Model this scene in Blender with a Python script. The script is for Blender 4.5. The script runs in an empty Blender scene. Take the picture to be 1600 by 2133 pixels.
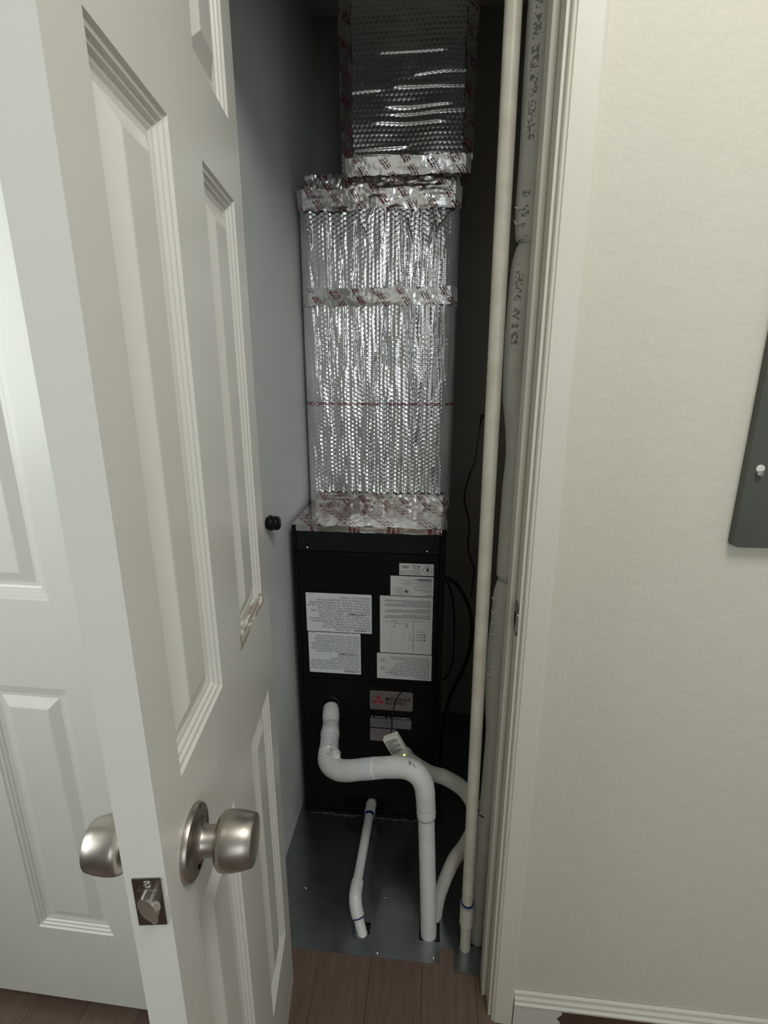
import bpy, bmesh, math, random
import numpy as np
from mathutils import Vector, Matrix

# ------------------------------------------------------------------ camera
S = bpy.context.scene
C = S.collection
cam = bpy.data.cameras.new('camera')
cam.sensor_fit = 'VERTICAL'; cam.sensor_height = 36.0
cam.lens = 36.0 * 1055.2 / 2133.0
cam.clip_start = 0.01; cam.clip_end = 60
camo = bpy.data.objects.new('camera', cam); C.objects.link(camo)
camo.location = (0, 0, 1.3939)
camo.rotation_euler = (math.pi / 2 - 0.2696, 0.0, 0.103)
S.camera = camo

# ------------------------------------------------------------------ light
S.view_settings.view_transform = 'Standard'
S.view_settings.look = 'None'
S.view_settings.gamma = 1.0
S.view_settings.use_curve_mapping = False
S.view_settings.exposure = 0.12
W = bpy.data.worlds.new('world'); S.world = W; W.use_nodes = True
W.node_tree.nodes['Background'].inputs[0].default_value = (0.75, 0.87, 1.0, 1)
W.node_tree.nodes['Background'].inputs[1].default_value = 1.0

def area(name, loc, rot, sx, sy, power, col):
    l = bpy.data.lights.new(name, 'AREA'); l.shape = 'RECTANGLE'
    l.size = sx; l.size_y = sy; l.energy = power; l.color = col
    o = bpy.data.objects.new(name, l); C.objects.link(o)
    o.location = loc; o.rotation_euler = rot
    return o
# daylight entering the windows of the room: one in the left wall, one behind the viewer
area('left_window_daylight', (-1.79, -0.42, 1.60), (0, math.radians(-90), 0), 1.1, 1.4, 26, (0.94, 1.0, 0.955))
area('back_window_daylight', (0.80, -2.14, 1.50), (math.radians(90), 0, 0), 0.95, 1.15, 9, (0.90, 0.965, 1.0))
# flush ceiling lamp of the room, to the right of the viewer
area('ceiling_lamp', (0.45, 0.05, 2.425), (0, 0, 0), 0.55, 0.55, 11.5, (1.0, 0.985, 0.93))

# ------------------------------------------------------------------ node helpers
class NT:
    def __init__(s, name):
        s.m = bpy.data.materials.new(name); s.m.use_nodes = True
        s.t = s.m.node_tree; s.b = s.t.nodes['Principled BSDF']
    def n(s, typ, **kw):
        x = s.t.nodes.new(typ)
        for k, v in kw.items(): setattr(x, k, v)
        return x
    def l(s, a, b): s.t.links.new(a, b)
    def val(s, sock, v):
        if hasattr(v, 'is_linked') or isinstance(v, bpy.types.NodeSocket): s.l(v, sock)
        else: sock.default_value = v
    def math(s, op, a, b=0.0, c=0.0):
        x = s.n('ShaderNodeMath', operation=op)
        s.val(x.inputs[0], a); s.val(x.inputs[1], b); s.val(x.inputs[2], c)
        return x.outputs[0]
    def pos(s):
        if not hasattr(s, '_p'):
            tc = s.n('ShaderNodeTexCoord'); s._p = tc.outputs['Object']
            sp = s.n('ShaderNodeSeparateXYZ'); s.l(s._p, sp.inputs[0]); s._x = sp.outputs
        return s._p, s._x
    def noise(s, scale, detail=3, rough=0.55, vec=None, stretch=None):
        p, _ = s.pos(); v = vec or p
        if stretch:
            mp = s.n('ShaderNodeMapping'); mp.inputs['Scale'].default_value = stretch
            s.l(v, mp.inputs[0]); v = mp.outputs[0]
        x = s.n('ShaderNodeTexNoise'); s.l(v, x.inputs['Vector'])
        x.inputs['Scale'].default_value = scale; x.inputs['Detail'].default_value = detail
        x.inputs['Roughness'].default_value = rough
        return x.outputs['Fac']
    def ramp(s, f, stops):
        r = s.n('ShaderNodeValToRGB'); s.l(f, r.inputs[0]); e = r.color_ramp.elements
        while len(e) < len(stops): e.new(0.5)
        for i, (p, c) in enumerate(stops):
            e[i].position = p; e[i].color = (*c, 1) if len(c) == 3 else c
        return r.outputs[0]
    def mix(s, f, a, b):
        x = s.n('ShaderNodeMix', data_type='RGBA')
        s.val(x.inputs[0], f)
        for sock, v in ((x.inputs[6], a), (x.inputs[7], b)):
            if isinstance(v, tuple): sock.default_value = (*v, 1) if len(v) == 3 else v
            else: s.l(v, sock)
        return x.outputs[2]
    def bump(s, h, strength=0.3, dist=0.001):
        x = s.n('ShaderNodeBump'); s.l(h, x.inputs['Height'])
        x.inputs['Strength'].default_value = strength; x.inputs['Distance'].default_value = dist
        if s.b.inputs['Normal'].is_linked: s.l(s.b.inputs['Normal'].links[0].from_socket, x.inputs['Normal'])
        s.l(x.outputs[0], s.b.inputs['Normal'])
    def set(s, **kw):
        for k, v in kw.items():
            k = {'base': 'Base Color', 'rough': 'Roughness', 'metal': 'Metallic', 'spec': 'Specular IOR Level', 'coat': 'Coat Weight'}.get(k, k)
            if isinstance(v, tuple) and len(v) == 3: v = (*v, 1)
            s.val(s.b.inputs[k], v)
        return s

def paint(name, col, rough=0.5, bump=0.15, scale=260, var=0.04):
    t = NT(name)
    f = t.noise(2.2, 4)
    a = tuple(c * (1 - var) for c in col); b = tuple(min(1, c * (1 + var)) for c in col)
    t.set(base=t.ramp(f, [(0.3, a), (0.7, b)]), rough=rough)
    if bump: t.bump(t.noise(scale, 3), bump, 0.0015)
    return t.m

def inside(t, v, lo, hi):
    return t.math('MULTIPLY', t.math('GREATER_THAN', v, lo), t.math('LESS_THAN', v, hi))

M = {}
t = NT('door_paint'); p, X = t.pos(); f = t.noise(2.2, 4)
# worn brown stain on the lower moulding of the far middle panel
st_ = t.math('MULTIPLY', inside(t, X[2], 1.008, 1.031), t.math('MULTIPLY', inside(t, X[1], .62, .785), t.math('MULTIPLY', inside(t, X[0], -.36, -.2), t.math('GREATER_THAN', t.noise(70, 4, stretch=(1, .35, 1)), 0.46))))
t.set(base=t.mix(t.math('MULTIPLY', st_, 0.7), t.ramp(f, [(0.3, (0.715, 0.705, 0.65)), (0.7, (0.745, 0.735, 0.68))]), (0.26, 0.19, 0.12)), rough=0.32)
t.bump(t.noise(120, 3), 0.10, 0.0015)
M['door_paint'] = t.m
M['trim_paint'] = paint('trim_paint', (0.75, 0.72, 0.63), 0.38, 0.15, 90, 0.03)
M['room_ceiling'] = paint('room_ceiling', (0.55, 0.55, 0.52), 0.8, 0.1)  # ceiling tone lowered along with the walls to limit bounce
M['low_bounce_paint'] = paint('low_bounce_paint', (0.34, 0.335, 0.31), 0.6, 0.1)  # unseen room walls darkened to cut bounced light
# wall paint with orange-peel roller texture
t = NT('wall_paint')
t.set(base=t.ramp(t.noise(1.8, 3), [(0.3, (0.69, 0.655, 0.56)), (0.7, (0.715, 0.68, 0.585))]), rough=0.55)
t.bump(t.noise(110, 4), 0.22, 0.003); t.bump(t.noise(28, 2), 0.2, 0.004)
M['wall_paint'] = t.m
t = NT('closet_paint')
t.set(base=t.ramp(t.noise(2.5, 3), [(0.3, (0.76, 0.785, 0.78)), (0.7, (0.80, 0.825, 0.82))]), rough=0.5)
t.bump(t.noise(70, 3), 0.15, 0.003)
M['closet_paint'] = t.m
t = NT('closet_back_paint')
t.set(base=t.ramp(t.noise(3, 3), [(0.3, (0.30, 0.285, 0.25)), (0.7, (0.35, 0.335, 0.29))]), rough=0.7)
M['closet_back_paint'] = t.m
# baseboard, brown on its lower face towards the right
t = NT('baseboard_paint'); p, X = t.pos()
edge = t.math('ADD', X[0], t.math('MULTIPLY', t.noise(40, 3), 0.03))
brown_foot = t.math('MULTIPLY', t.math('GREATER_THAN', edge, 0.315), t.math('LESS_THAN', X[2], 0.058))
t.set(base=t.mix(brown_foot, (0.72, 0.69, 0.61), (0.085, 0.045, 0.03)), rough=0.45)
M['baseboard_paint'] = t.m
# laminate planks
def plank_mat(name, a, b, c):
    t = NT(name)
    f = t.noise(9, 6, 0.6, stretch=(9, 0.9, 1)); g = t.noise(3, 3, stretch=(5, 0.6, 1))
    col = t.mix(g, t.ramp(f, [(0.3, a), (0.5, b), (0.72, c)]), b)
    t.set(base=col, rough=0.38); t.bump(f, 0.12, 0.001)
    return t.m
PL = [plank_mat('laminate_a', (0.106, 0.065, 0.050), (0.144, 0.091, 0.070), (0.188, 0.125, 0.098)),
      plank_mat('laminate_b', (0.100, 0.057, 0.046), (0.131, 0.077, 0.062), (0.169, 0.106, 0.085)),
      plank_mat('laminate_c', (0.115, 0.075, 0.056), (0.156, 0.104, 0.076), (0.206, 0.143, 0.107))]
M['subfloor'] = paint('subfloor', (0.02, 0.016, 0.014), 0.9, 0)  # near black, puts the darkness of the pan holes into the bed colour
# metals
def metal(name, col, rough, bump=0, scale=200, stretch=None):
    t = NT(name); f = t.noise(scale, 3, stretch=stretch)
    t.set(base=t.ramp(f, [(0.3, tuple(c * 0.9 for c in col)), (0.7, col)]), metal=1.0, rough=rough)
    if bump: t.bump(f, bump, 0.0006)
    return t.m
M['brushed_nickel'] = metal('brushed_nickel', (0.46, 0.42, 0.375), 0.36, 0.08, 60, (1, 1, 14))
M['dark_nickel'] = metal('dark_nickel', (0.23, 0.205, 0.19), 0.35, 0.1)
M['steel'] = metal('steel', (0.70, 0.69, 0.66), 0.2)
t = NT('galvanised_sheet')
v = t.n('ShaderNodeTexVoronoi'); t.l(t.pos()[0], v.inputs['Vector']); v.inputs['Scale'].default_value = 38
f = t.noise(5, 5)
t.set(base=t.mix(t.math('MULTIPLY', v.outputs['Color'], 0.3), t.ramp(f, [(0.3, (0.27, 0.30, 0.31)), (0.7, (0.36, 0.39, 0.40))]), (0.44, 0.47, 0.48)),
      metal=0.95, rough=t.math('ADD', 0.13, t.math('MULTIPLY', f, 0.2)))
t.bump(t.noise(6, 2), 0.12, 0.01)
M['galvanised_sheet'] = t.m
# foil
def foil_mat(name, lines=None):
    t = NT(name); p, X = t.pos()
    col = t.ramp(t.noise(14, 3), [(0.3, (0.74, 0.74, 0.75)), (0.7, (0.90, 0.90, 0.90))])
    if lines:
        z0, h = lines
        u = t.math('MULTIPLY', X[0], 330.0)
        word = t.math('GREATER_THAN', t.noise(34, 0, stretch=(1, 0, 0)), 0.40)
        gl = t.noise(420, 1, stretch=(1, 0.0, 1.1))
        band = inside(t, X[2], z0 - h, z0 + h)
        k = t.math('MULTIPLY', t.math('MULTIPLY', band, word), t.math('GREATER_THAN', gl, 0.47))
        for cx in (-0.377, -0.360):
            d = t.math('SQRT', t.math('ADD', t.math('POWER', t.math('SUBTRACT', X[0], cx), 2), t.math('POWER', t.math('SUBTRACT', X[2], z0), 2)))
            k = t.math('MAXIMUM', k, inside(t, d, 0.0052, 0.0068))
        col = t.mix(k, col, (0.23, 0.02, 0.035))
        t.set(metal=t.math('SUBTRACT', 1.0, t.math('MULTIPLY', k, 0.6)))
    else: t.set(metal=1.0)
    t.set(base=col, rough=0.23)
    t.bump(t.noise(90, 4), 0.06, 0.002)
    return t.m
M['bubble_foil'] = foil_mat('bubble_foil', (1.3015, 0.0045))
M['bubble_foil_duct'] = foil_mat('bubble_foil_duct')
# foil tape with slanted dark red print
def tape_mat(name, along, across, period=0.062, slant=0.75, base=(0.80, 0.78, 0.76)):
    t = NT(name); p, X = t.pos()
    w = t.math('MULTIPLY', t.noise(9, 2), 0.03)
    s = t.math('ADD', t.math('ADD', X[along], t.math('MULTIPLY', X[across], slant)), w)
    fr = t.math('FRACT', t.math('DIVIDE', t.math('ADD', s, 10.0), period))
    k = t.math('MAXIMUM', inside(t, fr, 0.05, 0.15), t.math('MAXIMUM', inside(t, fr, 0.20, 0.27), inside(t, fr, 0.32, 0.38)))
    row = t.math('FRACT', t.math('DIVIDE', t.math('ADD', t.math('SUBTRACT', X[across], t.math('MULTIPLY', X[along], 0.25)), 10.0), 0.034))
    k = t.math('MULTIPLY', k, inside(t, row, 0.12, 0.86))
    gl = t.noise(330, 1)
    k = t.math('MULTIPLY', k, t.math('GREATER_THAN', gl, 0.44))
    t.set(base=t.mix(k, base, (0.16, 0.012, 0.03)), metal=t.math('SUBTRACT', 1.0, t.math('MULTIPLY', k, 0.8)), rough=0.2)
    t.bump(t.noise(60, 4), 0.35, 0.003)
    return t.m
M['foil_tape'] = tape_mat('foil_tape', 0, 2)
M['foil_tape_vertical'] = tape_mat('foil_tape_vertical', 2, 0, 0.058, 0.9, (0.62, 0.60, 0.57))
M['foil_tape_ledge'] = tape_mat('foil_tape_ledge', 0, 1, 0.11, 0.6, (0.72, 0.69, 0.67))
# black enamel
def enamel(name, col, rough):
    t = NT(name)
    t.set(base=t.ramp(t.noise(7, 4), [(0.3, tuple(c * .8 for c in col)), (0.7, col)]), rough=rough)
    t.set(spec=0.18); t.bump(t.noise(300, 2), 0.06, 0.0005)
    return t.m
M['black_enamel'] = enamel('black_enamel', (0.0040, 0.0050, 0.0060), 0.5)
M['cover_enamel'] = enamel('cover_enamel', (0.0115, 0.0135, 0.0145), 0.5)
M['black_void'] = enamel('black_void', (0.002, 0.002, 0.002), 0.9)
M['black_rubber'] = enamel('black_rubber', (0.010, 0.010, 0.010), 0.35)
M['label_white'] = paint('label_white', (0.80, 0.83, 0.86), 0.45, 0, var=0.02)
M['label_grey'] = paint('label_grey', (0.69, 0.69, 0.66), 0.45, 0, var=0.03)
M['label_silver'] = metal('label_silver', (0.50, 0.49, 0.48), 0.32)
M['label_dull'] = paint('label_dull', (0.20, 0.20, 0.21), 0.4, 0, var=0.12)
M['label_pink'] = paint('label_pink', (0.27, 0.21, 0.225), 0.4, 0, var=0.12)
M['ink'] = paint('ink', (0.05, 0.055, 0.07), 0.6, 0)
M['ink_bold'] = paint('ink_bold', (0.018, 0.018, 0.022), 0.6, 0)
M['ink_grey'] = paint('ink_grey', (0.20, 0.20, 0.20), 0.6, 0)
M['ink_pale'] = paint('ink_pale', (0.42, 0.42, 0.42), 0.6, 0)
M['ink_faint'] = paint('ink_faint', (0.30, 0.30, 0.29), 0.6, 0)
M['logo_red'] = paint('logo_red', (0.40, 0.008, 0.03), 0.4, 0)
M['panel_green_grey'] = enamel('panel_green_grey', (0.105, 0.115, 0.10), 0.42)
M['plastic_white'] = paint('plastic_white', (0.72, 0.72, 0.64), 0.4, 0.04, 200)
M['purple_primer'] = paint('purple_primer', (0.015, 0.03, 0.16), 0.35, 0)
t = NT('led_green'); t.set(base=(0.3, 0.9, 0.1)); t.b.inputs['Emission Color'].default_value = (0.45, 1.0, 0.10, 1); t.b.inputs['Emission Strength'].default_value = 3.0
M['led_green'] = t.m
# pvc
t = NT('pvc_white'); t.set(base=t.ramp(t.noise(12, 4), [(0.3, (0.76, 0.77, 0.76)), (0.7, (0.83, 0.84, 0.83))]), rough=0.3); M['pvc_white'] = t.m
t = NT('pvc_aged'); t.set(base=t.ramp(t.noise(16, 5), [(0.28, (0.58, 0.53, 0.43)), (0.6, (0.72, 0.68, 0.57))]), rough=0.38); t.bump(t.noise(200, 2), 0.05, 0.0005); M['pvc_aged'] = t.m
# pipe insulation with smeared dark print: ranges along x or z where print sits
def insulation(name, col, axis=None, dirs=None, rng=None, scale=150, zmin=-1.0, wthr=0.42):
    t = NT(name); p, X = t.pos()
    c = t.ramp(t.noise(20, 5), [(0.25, tuple(v * 0.84 for v in col)), (0.65, col)])
    if rng:
        k = None
        ge = t.n('ShaderNodeNewGeometry'); sp = t.n('ShaderNodeSeparateXYZ'); t.l(ge.outputs['True Normal'], sp.inputs[0])
        d = None
        for i in range(3):
            q = t.math('MULTIPLY', sp.outputs[i], dirs[i]); d = q if d is None else t.math('ADD', d, q)
        face = t.math('MULTIPLY', t.math('GREATER_THAN', d, 0.975), t.math('GREATER_THAN', X[2], zmin))
        for a, b in rng:
            q = inside(t, X[axis], a, b); k = q if k is None else t.math('MAXIMUM', k, q)
        gl = t.math('GREATER_THAN', t.noise(scale, 1), 0.50)
        st = [0.12, 0.12, 0.12]; st[axis] = 1
        word = t.math('GREATER_THAN', t.noise(70, 0, stretch=tuple(st)), wthr)
        k = t.math('MULTIPLY', t.math('MULTIPLY', k, face), t.math('MULTIPLY', gl, word))
        c = t.mix(t.math('MULTIPLY', k, 0.75), c, (0.11, 0.11, 0.11))
    t.set(base=c, rough=0.7); t.bump(t.noise(150, 3), 0.25, 0.0012)
    return t.m
n1 = Vector((-0.35, -0.93, 0)).normalized()
M['insulation_riser'] = insulation('insulation_riser', (0.72, 0.71, 0.66), 2, (-0.45, -0.89, 0), [(1.75, 1.95), (1.60, 1.68), (1.44, 1.57)], 230)
M['insulation_a'] = insulation('insulation_a', (0.79, 0.79, 0.76), 0, (0, -0.25, 0.968), [(-0.27, -0.20), (-0.115, -0.07), (-0.05, -0.01)], 230)
M['insulation_b'] = insulation('insulation_b', (0.74, 0.72, 0.66), 0, (0.0, -0.93, 0.36), [(0.030, 0.105)], 230, 0.25, 0.30)
M['insulation_patch'] = paint('insulation_patch', (0.72, 0.74, 0.76), 0.4, 0.1, 80)
t = NT('clear_wrap'); t.set(base=(0.74, 0.75, 0.74), rough=0.12, coat=0.5); t.bump(t.noise(45, 4, stretch=(1, 1, 2.2)), 0.5, 0.004); M['clear_wrap'] = t.m
M['caulk'] = paint('caulk', (0.045, 0.05, 0.052), 0.5, 0.5, 120, 0.3)

# ------------------------------------------------------------------ mesh helpers
def link(name, me, mat, parent=None):
    o = bpy.data.objects.new(name, me); C.objects.link(o)
    if mat is not None: me.materials.append(M[mat] if isinstance(mat, str) else mat)
    if parent is not None:
        o.parent = parent
        w = Matrix.Translation(parent.location) if parent.parent is None else Matrix()
        o.matrix_parent_inverse = world_inv(parent)
    return o
def world_inv(p):
    m = Matrix.Translation(p.location)
    q = p.parent
    if q is not None: m = (world_inv(q).inverted()) @ p.matrix_parent_inverse @ m
    return m.inverted()
def obj(name, bm, mat, parent=None, smooth=False, bevel=0):
    if bevel:
        bmesh.ops.bevel(bm, geom=bm.edges[:], offset=bevel, segments=2, affect='EDGES', profile=0.6)
    bmesh.ops.recalc_face_normals(bm, faces=bm.faces[:])
    me = bpy.data.meshes.new(name); bm.to_mesh(me); bm.free()
    if smooth:
        me.shade_smooth()
        if smooth is not True: me.set_sharp_from_angle(angle=smooth)
    return link(name, me, mat, parent)
def pyobj(name, V, F, mat, parent=None, smooth=False):
    me = bpy.data.meshes.new(name)
    me.from_pydata([tuple(map(float, v)) for v in V], [], F); me.validate(); me.update()
    if smooth: me.shade_smooth()
    return link(name, me, mat, parent)
def empty(name, loc, label, cat, group=None):
    o = bpy.data.objects.new(name, None); C.objects.link(o); o.location = loc
    return tag(o, label, cat, group)
def tag(o, label, cat, group=None):
    o['label'] = label; o['category'] = cat
    if group: o['group'] = group
    return o
def struct(o, label, cat):
    o['kind'] = 'structure'; return tag(o, label, cat)
def box(bm, x0, x1, y0, y1, z0, z1, T=None):
    v = [bm.verts.new(T(x, y, z) if T else (x, y, z)) for x in (x0, x1) for y in (y0, y1) for z in (z0, z1)]
    for f in ((0, 1, 3, 2), (4, 6, 7, 5), (0, 4, 5, 1), (2, 3, 7, 6), (0, 2, 6, 4), (1, 5, 7, 3)):
        bm.faces.new([v[i] for i in f])
def boxes(*bs):
    bm = bmesh.new()
    for b in bs: box(bm, *b)
    return bm
def lathe(bm, prof, o, ax, seg=32):
    ax = Vector(ax).normalized(); o = Vector(o)
    a = ax.orthogonal().normalized(); b = ax.cross(a)
    rings = []
    for r, h in prof:
        if r < 1e-6: rings.append([bm.verts.new(o + ax * h)])
        else: rings.append([bm.verts.new(o + ax * h + (a * math.cos(2 * math.pi * k / seg) + b * math.sin(2 * math.pi * k / seg)) * r) for k in range(seg)])
    for A, B in zip(rings, rings[1:]):
        for k in range(seg):
            k2 = (k + 1) % seg
            if len(A) == 1 and len(B) == 1: continue
            if len(A) == 1: bm.faces.new((A[0], B[k], B[k2]))
            elif len(B) == 1: bm.faces.new((A[k], B[0], A[k2]))
            else: bm.faces.new((A[k], B[k], B[k2], A[k2]))
    return bm
def spline(pts, n=8):
    P = [np.array(p, float) for p in pts]; out = []
    for i in range(len(P) - 1):
        p0 = P[i - 1] if i else 2 * P[0] - P[1]; p1, p2 = P[i], P[i + 1]
        p3 = P[i + 2] if i + 2 < len(P) else 2 * P[-1] - P[-2]
        for k in range(n):
            t = k / n
            out.append(0.5 * (2 * p1 + (p2 - p0) * t + (2 * p0 - 5 * p1 + 4 * p2 - p3) * t * t + (3 * p1 - p0 - 3 * p2 + p3) * t ** 3))
    out.append(P[-1]); return out
def tube(bm, pts, radii, seg=16, n=8, caps=True, wob=0, seed=0):
    rng = random.Random(seed)
    if n > 1:
        R = [(*p, r) for p, r in zip(pts, radii)] if hasattr(radii, '__len__') else [(*p, radii) for p in pts]
        Q = spline(R, n)
    else:
        Q = [np.array((*p, r)) for p, r in zip(pts, radii)] if hasattr(radii, '__len__') else [np.array((*p, radii)) for p in pts]
    prev = None; rings = []
    for i, q in enumerate(Q):
        c = Vector(q[:3]); a = Q[max(0, i - 1)]; b = Q[min(len(Q) - 1, i + 1)]
        tg = Vector(b[:3] - a[:3]).normalized()
        nrm = (prev - tg * prev.dot(tg)).normalized() if prev is not None else tg.orthogonal().normalized()
        prev = nrm; bn = tg.cross(nrm)
        r = q[3] * (1 + wob * rng.uniform(-1, 1))
        rings.append([bm.verts.new(c + (nrm * math.cos(2 * math.pi * k / seg) + bn * math.sin(2 * math.pi * k / seg)) * r) for k in range(seg)])
    for A, B in zip(rings, rings[1:]):
        for k in range(seg): bm.faces.new((A[k], B[k], B[(k + 1) % seg], A[(k + 1) % seg]))
    if caps: bm.faces.new(rings[0][::-1]); bm.faces.new(rings[-1])
    return bm

# ------------------------------------------------------------------ the room shell
YW, YB = 0.817, 0.922                     # wall plane and its closet-side face
JL, JR = -0.340, 0.150                    # jamb faces
CX0, CX1, CY1 = -0.412, 0.26, 1.865       # closet
HEAD = 2.07
bm = boxes((JR + .018, 1.35, YW, YB, 0, 2.44), (-1.65, JL - .018, YW, YB, 0, 2.44), (JL - .018, JR + .018, YW, YB, HEAD + .018, 2.44))
struct(obj('wall_front', bm, 'wall_paint'), 'cream textured wall around the closet opening with grey panel cover on it', 'wall')
struct(obj('wall_closet_left', boxes((CX0 - .08, CX0, YB, CY1, 0, 2.44)), 'closet_paint'), 'grey white closet side wall left of the black unit', 'wall')
struct(obj('wall_closet_right', boxes((CX1, CX1 + .08, YB, CY1, 0, 2.44)), 'closet_paint'), 'shaded closet side wall behind the white pipes', 'wall')
struct(obj('wall_closet_back', boxes((CX0 - .08, CX1 + .08, CY1, CY1 + .08, 0, 2.44)), 'closet_back_paint'), 'dim back wall of the closet behind the foil ducts', 'wall')
wy0, wy1, wv0, wv1 = -1.12, .28, 1.05, 2.15
struct(obj('dark_header_board', boxes((CX0, CX1, YB, YB + .008, HEAD + .018, 2.44)), 'closet_back_paint'), 'dark board added inside over the opening to darken the duct reflection', 'wall')  # unseen dark board, added so the upper duct reflects something dark
struct(obj('wall_left', boxes((-1.73, -1.65, -2.08, wy0, 0, 2.44), (-1.73, -1.65, wy1, YB, 0, 2.44), (-1.73, -1.65, wy0, wy1, 0, wv0), (-1.73, -1.65, wy0, wy1, wv1, 2.44)), 'low_bounce_paint'), 'side wall of the room on the left, greyed to cut bounce, with a window', 'wall')
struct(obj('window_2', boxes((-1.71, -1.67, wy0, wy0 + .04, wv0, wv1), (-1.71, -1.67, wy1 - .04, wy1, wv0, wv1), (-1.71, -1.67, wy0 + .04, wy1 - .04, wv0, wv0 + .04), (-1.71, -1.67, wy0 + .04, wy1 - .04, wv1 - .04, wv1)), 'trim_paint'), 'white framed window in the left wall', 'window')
struct(obj('wall_right', boxes((1.35, 1.43, -2.08, YB, 0, 2.44)), 'low_bounce_paint'), 'side wall of the room on the right, greyed to cut bounce', 'wall')
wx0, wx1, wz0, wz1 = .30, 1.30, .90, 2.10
struct(obj('wall_back', boxes((-1.73, wx0, -2.08, -2.0, 0, 2.44), (wx1, 1.43, -2.08, -2.0, 0, 2.44), (wx0, wx1, -2.08, -2.0, 0, wz0), (wx0, wx1, -2.08, -2.0, wz1, 2.44)), 'low_bounce_paint'), 'room wall greyed to cut bounce, with the window behind the viewer', 'wall')
w = struct(obj('window_1', boxes((wx0, wx0 + .04, -2.06, -2.02, wz0, wz1), (wx1 - .04, wx1, -2.06, -2.02, wz0, wz1), (wx0 + .04, wx1 - .04, -2.06, -2.02, wz0, wz0 + .04), (wx0 + .04, wx1 - .04, -2.06, -2.02, wz1 - .04, wz1)), 'trim_paint'), 'white framed window behind the viewer', 'window')
struct(obj('ceiling', boxes((-1.73, 1.43, -2.08, CY1 + .08, 2.44, 2.52)), 'room_ceiling'), 'ceiling above room and closet, greyed to cut bounce', 'ceiling')

# floor: dark bed with separate laminate planks
fl = struct(obj('floor', boxes((-1.73, 1.43, -2.08, CY1 + .08, -.06, -.012)), 'subfloor'), 'brown wood look laminate floor in front of the closet', 'floor')
random.seed(4)
pw = 0.1262; k = 0; x = -0.2515 - 11 * pw
while x < 1.34:
    off = random.uniform(0, 1.2); y = YW + .088 - (off if off > 0.25 else off + .5)
    ends = [YW + .130, y]
    while ends[-1] > -2.0: ends.append(max(-2.0, ends[-1] - 1.22))
    xa, xb = max(x, -1.65), min(x + pw, 1.35)
    for y1, y0 in zip(ends, ends[1:]):
        if y1 - y0 < .01 or xb - xa < .01: continue
        bm = boxes((xa + .0003, xb - .0003, y0 + .0003, y1 - .0003, -.012, 0))
        bm.faces.ensure_lookup_table()
        obj('plank', bm, PL[(k * 5 + int(y0 * 3)) % 3], fl, bevel=0.0008)
    x += pw; k += 1

# right jamb, stop and casing
def vert_profile(prof, z0, z1):           # extrude an xy outline up
    bm = bmesh.new()
    a = [bm.verts.new((x, y, z0)) for x, y in prof]; b = [bm.verts.new((x, y, z1)) for x, y in prof]
    n = len(prof)
    for i in range(n): bm.faces.new((a[i], a[(i + 1) % n], b[(i + 1) % n], b[i]))
    bm.faces.new(a[::-1]); bm.faces.new(b)
    return bm
jam = struct(obj('trim_1', boxes((JR, JR + .018, YW - .001, YB, 0, HEAD)), 'trim_paint', bevel=.0015), 'cream painted right jamb of the closet opening with dark strike plate', 'door jamb')
jal = struct(obj('trim_5', boxes((JL - .018, JL, YW - .001, YB, 0, HEAD)), 'trim_paint', bevel=.0015), 'cream painted left jamb behind the open closet door', 'door jamb')
jah = struct(obj('trim_6', boxes((JL - .018, JR + .018, YW - .001, YB, HEAD, HEAD + .018)), 'trim_paint', bevel=.0015), 'cream painted head jamb over the closet opening', 'door jamb')
obj('door_stop_strip', boxes((JR - .011, JR, YW + .036, YB - .03, 0, HEAD - .011)), 'trim_paint', jam, bevel=.002)
obj('door_stop_strip', boxes((JL, JL + .004, YW + .05, YB - .03, 0, HEAD - .011)), 'trim_paint', jal, bevel=.001)
obj('door_stop_strip', boxes((JL + .011, JR - .011, YW + .036, YB - .03, HEAD - .011, HEAD)), 'trim_paint', jah, bevel=.002)
# strike plate on the jamb
sp = obj('strike_plate', boxes((JR - .0025, JR - .0002, YW + .002, YW + .030, .946, 1.003)), 'dark_nickel', jam, bevel=.0008)
sp['label'] = 'dark metal strike plate let into the jamb'
obj('strike_hole', boxes((JR - .0030, JR - .0024, YW + .010, YW + .023, .963, .986)), 'black_void', sp)
obj('strike_lip', boxes((JR - .004, JR - .0008, YW - .006, YW + .003, .958, .991)), 'steel', sp, bevel=.001)
c0 = JR + .006
prof = [(c0, YW - .001), (c0, YW - .007), (c0 + .002, YW - .0095), (c0 + .004, YW - .010), (c0 + .0055, YW - .0085), (c0 + .007, YW - .0115), (c0 + .040, YW - .014), (c0 + .0440, YW - .0125), (c0 + .0457, YW - .009), (c0 + .0457, YW - .001)]
cas = struct(obj('trim_2', vert_profile(prof, 0, HEAD + .05), 'trim_paint'), 'cream casing board right of the closet opening', 'door casing')
prof = [(JL - .006 - (px - c0), py) for px, py in prof]
struct(obj('trim_3', vert_profile(prof, 0, HEAD + .05), 'trim_paint'), 'cream casing board left of the closet opening, behind the open door', 'door casing')
struct(obj('trim_4', boxes((JL - .052, JR + .052, YW - .013, YW - .001, HEAD + .05, HEAD + .10)), 'trim_paint', bevel=.003), 'cream head casing over the closet opening', 'door casing')
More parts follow.
